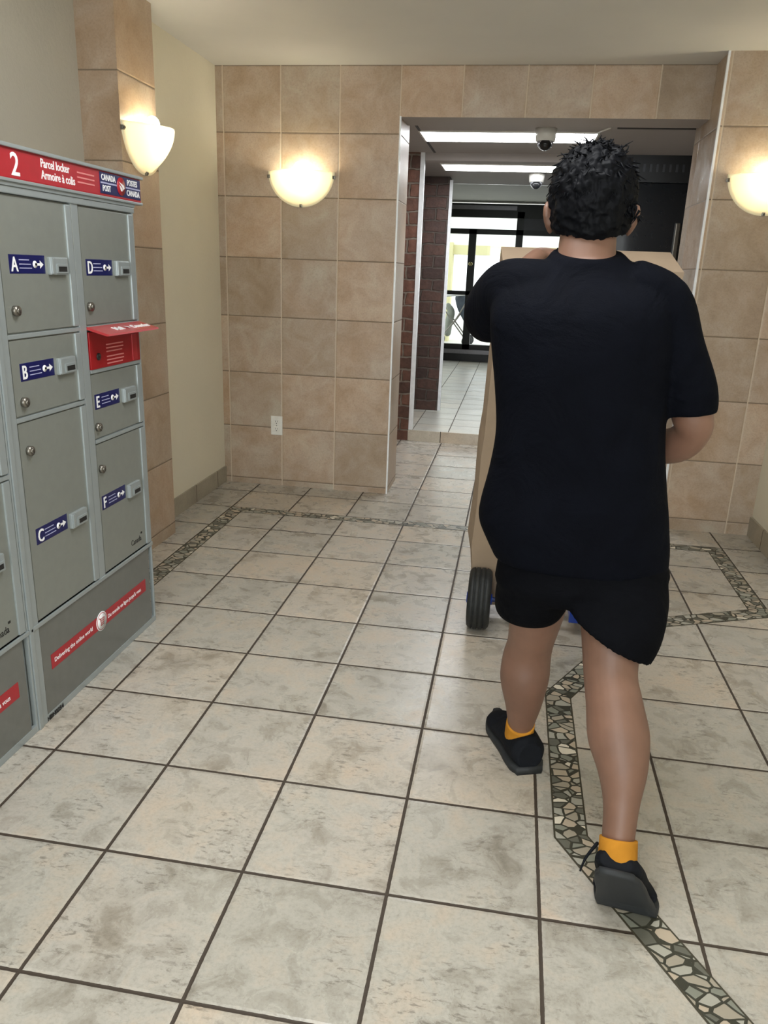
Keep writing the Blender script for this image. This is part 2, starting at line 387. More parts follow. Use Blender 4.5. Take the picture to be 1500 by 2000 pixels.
# white metal corner trims
bm = BM(); box(bm, .143, .152, YL-.006, YL+.008, 0, 2.155, bev=.0015); struct('trim_2', bm, m_trim)
bm = BM(); box(bm, 1.757, 1.768, YR-.006, YR+.01, 0, ZC, bev=.0015); struct('trim_3', bm, m_trim)
# unseen rear wall of the room, assumed glazed entrance; area lamp supplies its daylight
bm = BM(); box(bm, -1.2, -.65, -4.4, -4.2, 0, ZC); box(bm, 2.05, 2.4, -4.4, -4.2, 0, ZC); box(bm, -.65, 2.05, -4.4, -4.2, 2.2, ZC); struct('wall_rear', bm, m_plaster)
bm = BM()
for x in (-.65, .22, 1.13, 2.0): box(bm, x, x+.06, -4.33, -4.27, 0, 2.2)
for z in (0, 1.0, 2.14): box(bm, -.65, 2.05, -4.33, -4.27, z, z+.06)
assumed_win = struct('window_assumed', bm, m_frame)  # assumed entrance glazing, out of view behind the camera
bm = BM(); box(bm, -.62, 2.02, -4.305, -4.297, .03, 2.17); obj('pane', bm, m_glass, assumed_win)

# corridor beyond the opening
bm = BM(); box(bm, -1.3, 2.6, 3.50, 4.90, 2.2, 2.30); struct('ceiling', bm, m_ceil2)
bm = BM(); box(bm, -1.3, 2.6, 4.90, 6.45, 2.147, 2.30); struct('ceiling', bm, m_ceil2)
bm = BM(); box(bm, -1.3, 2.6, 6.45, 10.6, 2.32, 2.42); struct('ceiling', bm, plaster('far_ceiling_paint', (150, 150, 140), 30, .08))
bm = BM(); box(bm, -1.3, 2.6, 6.43, 6.47, 2.147, 2.158); struct('trim_4', bm, m_trim)
bm = BM(); box(bm, -1.3, .058, 4.895, 5.05, 0, 2.2); struct('wall_brick', bm, m_brick)
bm = BM(); box(bm, -1.3, .196, 5.91, 6.1, .09, 2.15); struct('wall_brick', bm, m_brick2)
bm = BM(); box(bm, .058, .092, 4.885, 4.93, .092, 2.2, bev=.004); struct('trim_5', bm, m_trim)
bm = BM(); box(bm, .196, .224, 5.905, 5.935, .09, 2.12, bev=.004); struct('trim_6', bm, m_trim)
bm = BM(); box(bm, -1.4, -1.3, 3.56, 10.6, 0, 2.4); box(bm, -1.4, -1.05, 3.5, 3.62, 0, 2.4); struct('wall_corridor', bm, m_plaster2)
bm = BM(); box(bm, 2.6, 2.7, 3.5, 10.6, 0, 2.4); box(bm, 2.35, 2.7, 3.5, 3.6, 0, 2.4); struct('wall_corridor', bm, m_plaster2)
bm = BM(); box(bm, 1.4, 1.43, 4.95, 10.4, .09, 2.147); struct('wall_corridor', bm, m_dark)
# access-panel seam on the corridor ceiling
bm = BM(); box(bm, .17, 1.30, 3.70, 3.725, 2.192, 2.201); box(bm, 1.36, 2.4, 3.78, 3.80, 2.192, 2.201); box(bm, .155, .17, 3.70, 4.88, 2.196, 2.201)
struct('trim_7', bm, plain('ceiling_seam_grey', (66, 62, 60), .6))

# dark service door right of the corridor doorway: frame, dark panel, louvred head
bm = BM()
box(bm, 1.22, 1.28, 4.86, 4.95, .0, 2.2); box(bm, 2.02, 2.6, 4.86, 4.95, 0, 2.2); box(bm, 1.28, 2.02, 4.86, 4.95, 2.02, 2.2)
dr = struct('door_1', bm, m_dark)
bm = BM(); box(bm, 1.28, 2.02, 4.89, 4.92, .09, 2.02, bev=.004); obj('door_panel', bm, m_tinted, dr)
bm = BM()
for i in range(14): box(bm, 1.36+i*.045, 1.375+i*.045, 4.855, 4.862, 2.09, 2.14)
obj('vent_slots', bm, plain('vent_grey', (74, 76, 80), .4, .4), dr)
bm = BM(); box(bm, 1.955, 1.985, 4.86, 4.90, .3, 1.75, bev=.006); obj('pull_bar', bm, m_steel, dr)

# glazed doors at the far end
YD = 10.464
bm = BM()
def fbar(x0, x1, z0, z1, d=.05): box(bm, x0, x1, YD-d, YD+d, z0, z1)
fbar(-1.3, 2.6, .09, .165, .07); fbar(-1.3, 2.6, .26, .335); fbar(-1.3, 2.6, 1.89, 1.96); fbar(-1.3, 2.6, 2.115, 2.30)
fbar(-.9, 1.02, 1.045, 1.10)
fbar(.105, .21, .2, 1.96); fbar(.77, .87, .2, 2.2); fbar(-.75, -.65, .2, 2.2); fbar(1.60, 1.68, .2, 2.2)
ed = struct('door_2', bm, m_frame)
bm = BM(); box(bm, -1.25, 2.55, YD-.004, YD+.004, .2, 2.2); obj('pane', bm, m_glass, ed)
bm = BM(); box(bm, -1.3, 2.6, YD-.09, YD-.05, .2, .262, bev=.004); obj('sill', bm, m_alu, ed)
bm = BM(); box(bm, -1.3, 2.6, YD-.075, YD-.05, .09, .2); obj('kick_plate', bm, m_black, ed)
bm = BM(); box(bm, -1.3, .76, YD-.08, YD-.05, 2.215, 2.275, bev=.005); obj('closer_rail', bm, m_alu, ed)
bm = BM(); box(bm, .80, 1.7, YD-.045, YD-.02, 1.96, 2.115); obj('transom_panel', bm, m_dark, ed)
bm = BM(); cyl(bm, (.155, YD-.09, 1.48), (.155, YD-.05, 1.48), .022); sphere(bm, (.155, YD-.10, 1.48), .03, 8); obj('door_knob', bm, plain('brass_knob', (206, 196, 140), .2, .8), ed)

# ------------------------------------------------------------------ outside, beyond the far doors
bm = BM(); box(bm, -9, 9, 10.6, 26, -.02, .06); struct('ground', bm, m_concrete)
bm = BM(); box(bm, -1.1, -.42, 14.1, 14.5, .06, 1.9); prop(obj('column', bm, m_column), 'pale yellow rendered column outside behind the far glass doors', 'column')
bm = BM(); box(bm, -9, 9, 14.2, 14.6, 1.69, 1.86); struct('beam', bm, m_column)
bm = BM(); box(bm, -9, 9, 14.25, 14.6, 1.86, 4.2); struct('facade', bm, plaster('white_render', (236, 236, 230), 20, .1))
st = thing('stroller', (-.30, 13.3, .06), 'dark grey fabric stroller standing outside behind the lower door pane', 'stroller')
bm = BM(); tube(bm, [(.27, 0, .40, .02, .17), (.25, 0, .5, .05, .18), (.19, 0, .68, .095, .19), (.155, 0, .85, .115, .19)], side=Vector((1, 0, 0))); obj('seat', bm, m_fabric, st)
bm = BM()
for y in (-.22, .22):
    tube(bm, [(-.3, y, .9, .012), (-.05, y, .55, .012), (.3, y, .12, .012)], 8); tube(bm, [(.34, y, .95, .012), (.1, y, .5, .012), (-.2, y, .12, .012)], 8)
obj('frame', bm, m_steel, st)
bm = BM(); tube(bm, [(-.30, -.22, .86, .03), (-.08, -.22, .90, .03), (.22, -.2, .93, .025)], 8); obj('handlebar', bm, plain('pale_grip', (190, 190, 186), .6), st)
bm = BM(); tube(bm, [(-.06, 0, .22, .06, .16), (-.05, 0, .4, .07, .17), (-.02, 0, .6, .07, .17), (-.08, 0, .72, .04, .15)]); obj('storage_bag', bm, plain('grey_green_bag', (120, 124, 112), .8), st)
for x in (-.22, .32):
    for y in (-.22, .22):
        bm = BM(); cyl(bm, (x, y-.02, .1), (x, y+.02, .1), .1); obj('wheel', bm, m_rubber, st)

# ------------------------------------------------------------------ mosaic bands let into the floor
def band(outer, inner, dz=0):
    bm = BM(); n = len(outer)
    def strip(A, B, z0, z1, mi):
        ta = [bm.verts.new((a[0], a[1], z1)) for a in A]; tb = [bm.verts.new((b[0], b[1], z1)) for b in B]
        la = [bm.verts.new((a[0], a[1], z0)) for a in A]; lb = [bm.verts.new((b[0], b[1], z0)) for b in B]
        for i in range(n-1):
            for q in ((ta[i], ta[i+1], tb[i+1], tb[i]), (la[i], la[i+1], ta[i+1], ta[i]), (tb[i], tb[i+1], lb[i+1], lb[i])):
                f = bm.faces.new(q); f.material_index = mi
    strip(outer, inner, -.002, .0006+dz, 1)
    k = .055
    mixp = lambda A, B, t: [(a[0]+(b[0]-a[0])*t, a[1]+(b[1]-a[1])*t) for a, b in zip(A, B)]
    strip(mixp(outer, inner, k), mixp(outer, inner, 1-k), 0, .001+dz, 0)
    return bm
b1o = [(-.68, -2.5), (-.68, 2.72), (2.04, 2.72), (2.04, 1.86)]
b1i = [(-.595, -2.5), (-.595, 2.635), (1.955, 2.635), (1.955, 1.86)]
struct('trim_8', band(b1o, b1i), [m_mosaic, m_mosborder])
ang = [(1.70, -.83), (1.062, .27), (1.062, .985), (1.432, 1.663), (2.02, 1.925), (2.25, 1.925)]
inn = [(1.775, -.79), (1.148, .292), (1.148, .965), (1.49, 1.592), (2.035, 1.835), (2.25, 1.835)]
struct('trim_9', band(ang, inn, .0006), [m_mosaic, m_mosborder])

# ------------------------------------------------------------------ parcel lockers
XF = -.44
PM = Matrix(((0, 0, 1, 0), (1, 0, 0, 0), (0, 1, 0, 0), (0, 0, 0, 1)))   # local x -> +Y, y -> +Z, z -> +X : letters on the front face
def fm(x, y, z): return Matrix.Translation((x, y, z)) @ PM
Y0 = .425
def sh(v): return v-Y0   # measured depth -> along the locker
def locker(label, number, slot=True):
    """front face in local plane x=0, facing +X, running along +Y from 0 to .78"""
    r = thing('parcel_locker', (XF, Y0, 0), label, 'parcel locker', 'grey parcel lockers along the left wall')
    W = .78
    bm = BM(); box(bm, -.525, -.014, .004, W-.004, .012, 1.525, bev=.003)
    box(bm, -.012, 0.002, 0, .042, 0, 1.53, bev=.003); box(bm, -.02, .006, -.006, .012, 0, 1.53, bev=.003); box(bm, -.012, .002, sh(1.197), W, 0, 1.53, bev=.003)
    box(bm, -.012, .002, sh(.818), sh(.856), .32, 1.51, bev=.003)
    box(bm, -.012, .006, 0, W, 1.498, 1.516, bev=.003); box(bm, -.012, .010, 0, W, 1.516, 1.532, bev=.003)
    for a, b, zs in ((.467, .818, (.322, .922, 1.143)), (.862, 1.197, (.322, .784, 1.008, 1.142) if slot else (.322, .784))):
        for z in zs: box(bm, -.012, .002, sh(a), sh(b), z-.006, z+.006, bev=.002)
    box(bm, -.012, .006, 0, W, .316, .328, bev=.002); box(bm, -.012, .001, 0, W, 0, .022, bev=.002)
    obj('cabinet', bm, m_lframe, r)
    def door(letter, y0, y1, z0, z1, ly, lz, hy, hz, ky, kz):
        bm = BM(); box(bm, -.014, -.006, sh(y0), sh(y1), z0, z1, bev=.0015); box(bm, -.007, -.0015, sh(y0)+.004, sh(y1)-.006, z0+.004, z1-.004, bev=.002)
        d = obj('door', bm, m_lgrey, r, loc=(0, 0, 0)); d['label'] = 'locker door marked %s' % letter
        bm = BM(); box(bm, -.004, .004, sh(y1)-.030, sh(y1)-.002, z0+.004, z1-.004, bev=.003); obj('hinge_rail', bm, m_lframe, d)
        bm = BM(); box(bm, -.003, -.0005, sh(ly), sh(ly)+.16, lz-.024, lz+.024, 0, .0008)
        text(bm, letter, .052, fm(.0002, sh(ly)+.007, lz-.018), 1, xs=.8, bold=.0006)
        for k, ln in ((.011, .045), (0, .052), (-.010, .055)): box(bm, -.001, .0001, sh(ly)+.042, sh(ly)+.042+ln, lz+k-.0012, lz+k+.0012, 2)
        kx = sh(ly)+.112; cyl(bm, (-.001, kx, lz), (.0006, kx, lz), .0095, 14, mi=1); box(bm, -.001, .0006, kx, kx+.022, lz-.003, lz+.003, 1)
        v = [bm.verts.new((.0006, kx+.022+a, lz+b)) for a, b in ((0, -.011), (.017, 0), (0, .011))]; f = bm.faces.new(v); f.material_index = 1
        obj('label', bm, [m_navy, m_print, m_faint], d)
        bm = BM(); box(bm, -.003, .010, sh(hy), sh(hy)+.086, hz-.024, hz+.024, 0, .004)
        box(bm, .008, .013, sh(hy)+.002, sh(hy)+.014, hz-.022, hz+.022, 0, .003)
        box(bm, .0095, .0125, sh(hy)+.026, sh(hy)+.082, hz-.020, hz+.006, 0, .001); box(bm, .0122, .0130, sh(hy)+.033, sh(hy)+.075, hz-.015, hz-.001, 1)
        obj('handle', bm, [m_lframe, m_ink], d)
        bm = BM(); cyl(bm, (-.004, sh(ky), kz), (.010, sh(ky), kz), .0135, 20); cyl(bm, (.009, sh(ky), kz), (.014, sh(ky), kz), .0085, 16, .006); box(bm, .0138, .0145, sh(ky)-.001, sh(ky)+.001, kz-.005, kz+.005, 1)
        obj('lock', bm, [m_steel, m_ink], d)
    door('A', .470, .816, 1.149, 1.497, .508, 1.327, .681, 1.324, .512, 1.209)
    door('B', .470, .816, .928, 1.137, .508, 1.047, .681, 1.045, .509, .968)
    door('C', .470, .816, .328, .916, .504, .580, .676, .574, .510, .833)
    door('D', .860, 1.195, 1.148 if slot else .790, 1.497, .884, 1.322, 1.057, 1.320, .886, 1.206)
    if slot: door('E', .860, 1.195, .790, 1.002, .876, .910, 1.052, .906, .880, .830)
    door('F' if slot else 'E', .860, 1.195, .328, .778, .874, .574, 1.044, .568, .882, .691)
    if slot:
        # outgoing mail slot
        bm = BM(); box(bm, -.012, .004, sh(.862), sh(1.193), 1.014, 1.130, 0, .002); box(bm, .003, .007, sh(1.135), sh(1.168), 1.018, 1.105, 3, .001)
        for i in range(3):
            for k in (0, 1): box(bm, .0038, .0046, sh(.962), sh(1.075)-(.01 if i == 2 else 0), 1.083-k*.038-i*.011, 1.087-k*.038-i*.011, 1)
        cyl(bm, (.003, sh(.908), 1.052), (.0075, sh(.908), 1.052), .011, mi=2)
        sl = obj('mail_slot', bm, [m_redslot, m_pink, m_ink, m_redlid], r)
        bm = BM()
        A = [(.002, 1.146), (.072, 1.128), (.074, 1.122), (.068, 1.121), (.002, 1.138)]
        va = [bm.verts.new((x, sh(.855), z)) for x, z in A]; vb = [bm.verts.new((x, sh(1.203), z)) for x, z in A]
        for i in range(5): bm.faces.new((va[i], va[(i+1) % 5], vb[(i+1) % 5], vb[i]))
        bm.faces.new(va); bm.faces.new(vb)
        s = math.atan2(.018, .07)
        LM = Matrix.Translation((.052, sh(.952), 1.1342)) @ Matrix.Rotation(s, 4, 'Y') @ Matrix(((0, -1, 0, 0), (1, 0, 0, 0), (0, 0, 1, 0), (0, 0, 0, 1)))
        text(bm, 'Mail', .034, LM, 1, bold=.0006); text(bm, 'Courrier', .034, LM @ Matrix.Translation((.115, 0, 0)), 1, bold=.0006)
        vv = [bm.verts.new(LM @ Vector(p)) for p in ((.078, .022, .0012), (.098, .012, .0012), (.088, .0, .0012))]; f = bm.faces.new(vv); f.material_index = 1
        obj('slot_lid', bm, [m_redlid, m_print], sl)
    # lower panel
    bm = BM(); box(bm, -.012, -.001, .046, W-.03, .022, .316, 0, .001)
    bp = obj('base_panel', bm, m_lbase, r)
    bm = BM(); box(bm, -.002, .0006, sh(.514), sh(1.137), .153, .200, 0)
    text(bm, 'Delivering the online world', .0205, fm(.0006, sh(.528), .170), 1, xs=.98); text(bm, "Du monde en ligne jusqu'à vous", .0205, fm(.0006, sh(.852), .168), 1, xs=.93)
    cyl(bm, (0, sh(.810), .177), (.0012, sh(.810), .177), .034, 32, mi=1); cyl(bm, (.001, sh(.810), .177), (.0016, sh(.810), .177), .030, 32, mi=0); cyl(bm, (.0014, sh(.810), .177), (.002, sh(.810), .177), .0275, 32, mi=1)
    def st(p, q, wd=.0017):
        p, q = Vector(p), Vector(q); d = (q-p).normalized(); nn = Vector((-d.y, d.x))*wd
        v = [bm.verts.new((.0024, sh(.810)+a.x, .177+a.y)) for a in (p-nn, q-nn, q+nn, p+nn)]; f = bm.faces.new(v); f.material_index = 0
    st((-.018, .014), (-.012, .014)); st((-.012, .014), (-.006, -.006)); st((-.006, -.006), (.012, -.004)); st((-.010, .009), (.016, .010)); st((.016, .010), (.012, -.004)); st((-.008, .002), (.013, .003)); st((-.006, -.006), (-.009, -.013)); st((-.009, -.013), (.010, -.011))
    v = [bm.verts.new((.0028, sh(.810)+a, .177+b)) for a, b in ((.012, -.004), (.030, -.014), (.020, -.016), (.014, -.026))]; f = bm.faces.new(v); f.material_index = 2
    obj('slogan_strip', bm, [m_red, m_print, m_lframe], bp)
    bm = BM(); text(bm, 'HBH0254', .019, fm(.0015, sh(.462), .003), 0, bold=.0008, xs=1.15); obj('serial_number', bm, m_ink, r)
    bm = BM(); text(bm, 'Canada', .030, fm(-.0015, sh(1.052), .360), 0, xs=.86); box(bm, -.002, -.0008, sh(1.127), sh(1.138), .384, .391, 0); obj('wordmark', bm, m_ink, r)
    # header sign
    bm = BM(); box(bm, -.03, .012, .052, W+.045, 1.531, 1.608, 0, .006); box(bm, -.03, .020, .052, W+.05, 1.606, 1.616, 1, .003); box(bm, -.03, .016, .052, W+.048, 1.526, 1.534, 1, .002)
    box(bm, .0115, .0135, sh(.977), sh(1.243), 1.541, 1.603, 2, .0008)
    box(bm, .013, .0145, sh(.98), sh(1.08), 1.570, 1.5745, 4); box(bm, .013, .0145, sh(1.14), sh(1.24), 1.570, 1.5745, 4)
    cyl(bm, (.012, sh(1.109), 1.572), (.0150, sh(1.109), 1.572), .0275, 28, mi=0)
    for pts in (((-.018, .014), (.016, .004), (.020, -.004), (.006, -.012), (.010, -.006)), ((-.016, .006), (.006, -.006), (.004, -.014), (-.006, -.014))):
        v = [bm.verts.new((.0156, sh(1.109)+a, 1.572+b)) for a, b in pts]; f = bm.faces.new(v); f.material_index = 3
    for s_, y, z in (('CANADA', .985, 1.580), ('POST', .99, 1.549), ('POSTES', 1.150, 1.580), ('CANADA', 1.145, 1.549)): text(bm, s_, .0245, fm(.0138, sh(y), z), 3, xs=.85, bold=.0004)
    text(bm, number, .078, fm(.0122, sh(.535), 1.543), 3, bold=.0008)
    text(bm, 'Parcel locker', .031, fm(.0122, sh(.668), 1.577), 3, xs=.86, bold=.0004); text(bm, 'Armoire à colis', .031, fm(.0122, sh(.668), 1.548), 3, xs=.86, bold=.0004)
    for i in range(3): box(bm, .012, .0128, sh(.850), sh(.945), 1.583-i*.013, 1.587-i*.013, 5)
    obj('header_sign', bm, [m_red, m_lframe, m_navy, m_print, m_faint, m_pink], r)
    return r
def copy_tree(o, parent=None):
    c = o.copy(); COL.objects.link(c); c.parent = parent
    for ch in list(o.children): copy_tree(ch, c)
    return c
lk = locker('grey metal parcel locker numbered 2 under a red header sign, beside the tiled pier', '2')
l2 = locker('-', '1', False); l2.location = (XF, Y0-.787, 0)
l2['label'] = 'grey metal parcel locker cut off by the left edge of the photo, nearest the camera'

# ------------------------------------------------------------------ wall sconces
def sconce(loc, rotz, label, first=None, power=1.7):
    if first: r = copy_tree(first)
    else:
        r = thing('wall_sconce', (0, 0, 0), label, 'wall lamp', 'half-bowl glass wall sconces')
        a, b, d = .195, .19, .132
        bm = BM(); R = 22; S = 44; g = []
        for i in range(R+1):
            q = i/R; row = []
            for j in range(S+1):
                th = PI+PI*j/S; row.append((a*q*math.cos(th), -.004-d*max(0, 1-(min(1, q/.93))**1.75)**.85, b*q*math.sin(th)))
            g.append(row)
        vs = [[bm.verts.new(p) for p in row] for row in g[1:]]
        c0 = bm.verts.new(g[0][0])
        for j in range(S): bm.faces.new((c0, vs[0][j], vs[0][j+1]))
        for i in range(len(vs)-1):
            for j in range(S): bm.faces.new((vs[i][j], vs[i+1][j], vs[i+1][j+1], vs[i][j+1]))
        o = obj('glass_shade', bm, m_shade, r, True); md = o.modifiers.new('s', 'SOLIDIFY'); md.thickness = .004; md.offset = 0
        for ang_ in (183, 270, 357):
            t_ = math.radians(ang_); x, z = a*math.cos(t_)*.985, b*math.sin(t_)*.985+(-.018 if ang_ != 270 else .006)
            bm = BM(); box(bm, x-.008, x+.008, -.014, 0, z-.009, z+.009, 0, .003); cyl(bm, (x, -.013, z), (x, -.019, z), .005); obj('clip', bm, m_steel, r)
        bm = BM(); box(bm, -.05, .05, -.016, 0, -.12, -.02, 0, .004); cyl(bm, (0, -.05, -.075), (0, -.05, -.04), .016); box(bm, -.01, .01, -.05, -.012, -.08, -.06); obj('lamp_holder', bm, m_white, r)
        bm = BM(); sphere(bm, (0, -.05, .012), (.03, .03, .036), 10); cyl(bm, (0, -.05, -.045), (0, -.05, -.01), .014, 16, .022); obj('bulb', bm, m_bulb, r)
    r['label'] = label; r.location = loc; r.rotation_euler = (0, 0, rotz)
    l = bpy.data.lights.new('sconce_light', 'POINT'); l.energy = power; l.color = (1.0, .93, .78); l.shadow_soft_size = .03
    o = bpy.data.objects.new('sconce_light', l); COL.objects.link(o)
    o.location = Matrix.Rotation(rotz, 4, 'Z') @ Vector((.012, -.088, -.045)) + Vector(loc)
    return r
s1 = sconce((-.413, YL, 1.865), 0, 'lit frosted glass sconce on the tiled back wall left of the opening')
s2 = sconce((2.035, YR, 1.862), 0, 'lit glass sconce on the right tiled wall, cut by the photo edge', s1)
s3 = sconce((-.80, 2.06, 1.895), PI/2, 'lit glass sconce on the side of the tiled pier, above the locker end', s1, 2.2)

# ------------------------------------------------------------------ socket
ot = thing('wall_outlet', (-.566, YL, .39), 'white double electrical outlet low on the tiled back wall', 'outlet')
bm = BM(); box(bm, -.037, .037, -.007, 0, -.06, .06, 0, .003); obj('cover_plate', bm, m_white, ot)
for z in (.023, -.023):
    bm = BM(); box(bm, -.017, .017, -.010, -.006, z-.017, z+.017, 0, .003)
    box(bm, -.008, -.006, -.0105, -.0095, z-.001, z+.009, 1); box(bm, .006, .008, -.0105, -.0095, z-.001, z+.009, 1); cyl(bm, (0, -.0095, z-.009), (0, -.0105, z-.009), .003, 10, mi=1)
    obj('socket', bm, [m_white, m_ink], ot)
bm = BM(); cyl(bm, (0, -.006, 0), (0, -.0085, 0), .003, 10); obj('screw', bm, m_steel, ot)

# ------------------------------------------------------------------ corridor ceiling lights and dome cameras
def lamp(x0, x1, y0, y1, z, label, pw):
    r = thing('ceiling_light', ((x0+x1)/2, (y0+y1)/2, z), label, 'ceiling light', 'recessed strip lights in the corridor')
    a, b = (x1-x0)/2, (y1-y0)/2
    bm = BM(); box(bm, -a-.012, a+.012, -b-.012, -b, -.008, 0); box(bm, -a-.012, a+.012, b, b+.012, -.008, 0); box(bm, -a-.012, -a, -b, b, -.008, 0); box(bm, a, a+.012, -b, b, -.008, 0); obj('frame', bm, m_white, r)
    bm = BM(); box(bm, -a, a, -b, b, -.006, -.001); obj('diffuser', bm, m_tube, r)
    return r
lamp(.165, 1.265, 3.97, 4.33, 2.2, 'near white fluorescent strip in the corridor ceiling, just past the opening', 1)
lamp(.20, 1.25, 5.07, 5.43, 2.147, 'far white fluorescent strip light in the corridor ceiling, past the doorway', 1)
def dome(x, y, z, label, s=1.0):
    r = thing('dome_camera', (x, y, z), label, 'security camera', 'ceiling dome cameras')
    bm = BM(); cyl(bm, (0, 0, 0), (0, 0, -.07*s), .066*s, 32, .058*s); obj('mount', bm, m_white, r, True)
    bm = BM()
    sphere(bm, (0, 0, -.070*s), (.05*s, .05*s, .052*s), 12); geom = [v for v in bm.verts if v.co.z > -.068*s]; bmesh.ops.delete(bm, geom=geom, context='VERTS')
    obj('dome', bm, plain('smoked_dome', (196, 198, 204), .08, .6), r, True)
    bm = BM(); cyl(bm, (0, -.035*s, -.095*s), (0, -.050*s, -.095*s), .032*s, 20, mi=0); sphere(bm, (0, -.02*s, -.088*s), (.041*s, .035*s, .022*s), 10); obj('lens', bm, m_black, r, True)
    return r
dome(.949, 3.86, 2.2, 'near white dome security camera under the first strip light', 1.0)
dome(.935, 5.55, 2.147, 'far white dome security camera half hidden behind the head', 1.0)
bm = BM(); cyl(bm, (1.32, 3.78, 2.196), (1.255, 3.95, 2.196), .006, 8); prop(obj('ceiling_cable', bm, m_white), 'short white cable running along the corridor ceiling above the head', 'cable')

# ------------------------------------------------------------------ cardboard box on the hand truck
TILT = math.radians(18)
tr = thing('hand_truck', (1.055, 1.45, .122), 'blue two-wheeled hand truck carrying the tall cardboard box', 'hand truck', rot=(TILT, 0, 0))
def tube1(bm, pts, r, mi=0, sm=4): tube(bm, [tuple(p)+(r,) for p in pts], 12, mi, Vector((1, 0, 0)) if abs(pts[0][0]-pts[-1][0]) < .02 else Vector((0, 0, 1)), sm)
bm = BM()
for x in (-.10, .10): tube1(bm, [(x, .085, -.05), (x, .085, .5), (x, .085, 1.0)], .014)
for z in (.1, .45, .85): tube1(bm, [(-.1, .085, z), (.1, .085, z)], .010, sm=2)
for x in (-.125, .125): box(bm, x-.02, x+.02, -.03, .10, -.055, .07, 0, .004)
obj('frame', bm, m_blue, tr)
bm = BM(); tube1(bm, [(-.1, .085, .97), (-.1, .03, .99), (-.08, -.22, .98), (0, -.39, .975), (.1, -.41, .975), (.17, -.33, .975), (.1, .085, .97)], .014); obj('handle', bm, m_blue, tr)
bm = BM(); cyl(bm, (-.275, 0, 0), (.275, 0, 0), .010); obj('axle', bm, m_chrome, tr)
bm = BM(); box(bm, -.2, .2, .08, .34, -.078, -.068, 0, .001); obj('toe_plate', bm, m_alu, tr)
for s_ in (-1, 1):
    bm = BM(); n = 48; prof = [(-.040, .075), (-.045, .092), (-.043, .108), (-.034, .118), (-.024, .1215), (-.022, .1165), (-.019, .1165), (-.017, .122), (-.003, .122), (-.0015, .117), (.0015, .117), (.003, .122), (.017, .122), (.019, .1165), (.022, .1165), (.024, .1215), (.034, .118), (.043, .108), (.045, .092), (.040, .075)]
    rings = [[Vector((x, math.cos(2*PI*j/n)*r_, math.sin(2*PI*j/n)*r_)) for j in range(n)] for x, r_ in prof]
    ringloft(bm, rings); wh = obj('wheel', bm, m_rubber, tr, loc=(s_*.245, 0, 0))
    bm = BM(); cyl(bm, (-.043, 0, 0), (.043, 0, 0), .07, 28); cyl(bm, (-.05, 0, 0), (.05, 0, 0), .022, 16); obj('hub', bm, m_blue, wh)

bx = thing('cardboard_box', (1.046, 1.572, .055), 'tall brown cardboard box standing on the hand truck in front of the man', 'box', rot=(TILT, 0, math.radians(4.5)))
bm = BM(); hw, dp, hh = .272, .20, 1.385
N = 14; rings = []
for k in range(N+1):
    t_ = k/N; z = hh*t_; bulge = .012*math.sin(PI*t_)*(1 if t_ > .5 else 1.6)+.014*math.exp(-((t_-.22)/.07)**2)
    r_ = []
    for (x, y) in ((-hw-bulge*.7, 0), (-hw*.4, -.004), (hw*.4, -.004), (hw+bulge, 0), (hw+bulge*1.3, dp*.5), (hw+bulge, dp), (-hw-bulge, dp), (-hw-bulge*1.3, dp*.5)): r_.append(Vector((x, y, z)))
    rings.append(r_)
ringloft(bm, rings)
for f in bm.faces: f.smooth = False
obj('carton', bm, m_card, bx)
bm = BM(); box(bm, -.03, .03, -.0065, -.004, hh-.12, hh+.002); box(bm, -.03, .03, -.006, dp, hh+.0005, hh+.002); obj('tape', bm, m_tape, bx)
bm = BM(); box(bm, -hw+.03, -hw+.075, -.0075, -.001, .88, .9); obj('flap_seam', bm, m_cardd, bx)

# ------------------------------------------------------------------ the man
man = thing('person', (1.05, .35, 0), 'man in dark T-shirt and black shorts walking away, pushing the box', 'person')
OFF = Vector((1.05, .35, 0))
def mobj(name, bm, mat, vox=None, smooth_it=4, parent=man, sub=False):
    for v in bm.verts: v.co -= OFF
    o = obj(name, bm, mat, parent, True)
    if vox:
        m = o.modifiers.new('r', 'REMESH'); m.mode = 'VOXEL'; m.voxel_size = vox; m.use_smooth_shade = True
        if smooth_it: m2 = o.modifiers.new('s', 'SMOOTH'); m2.factor = .5; m2.iterations = smooth_it
    return o
X1 = Vector((1, 0, 0))
bm = BM()
# trunk and pelvis under the clothes
tube(bm, [(1.06, .43, .66, .14, .10), (1.04, .43, .80, .15, .105), (1.03, .43, .98, .135, .10), (1.02, .44, 1.15, .15, .105), (1.015, .46, 1.28, .15, .095), (1.01, .47, 1.33, .09, .07)], 24)
# left leg (forward)
tube(bm, [(.985, .45, .68, .085, .09), (.978, .50, .52, .072, .075), (.972, .545, .40, .062, .064), (.967, .56, .34, .066, .068), (.966, .555, .28, .067, .066), (.970, .565, .20, .052, .052), (.970, .585, .12, .038, .042), (.968, .59, .05, .036, .04)], 24)
# right leg (behind)
tube(bm, [(1.14, .42, .70, .09, .09), (1.145, .35, .58, .076, .078), (1.146, .285, .47, .062, .064), (1.156, .24, .415, .064, .066), (1.168, .195, .355, .069, .068), (1.178, .155, .30, .056, .056), (1.180, .122, .235, .040, .044), (1.176, .08, .17, .035, .04), (1.176, .06, .13, .034, .04)], 24)
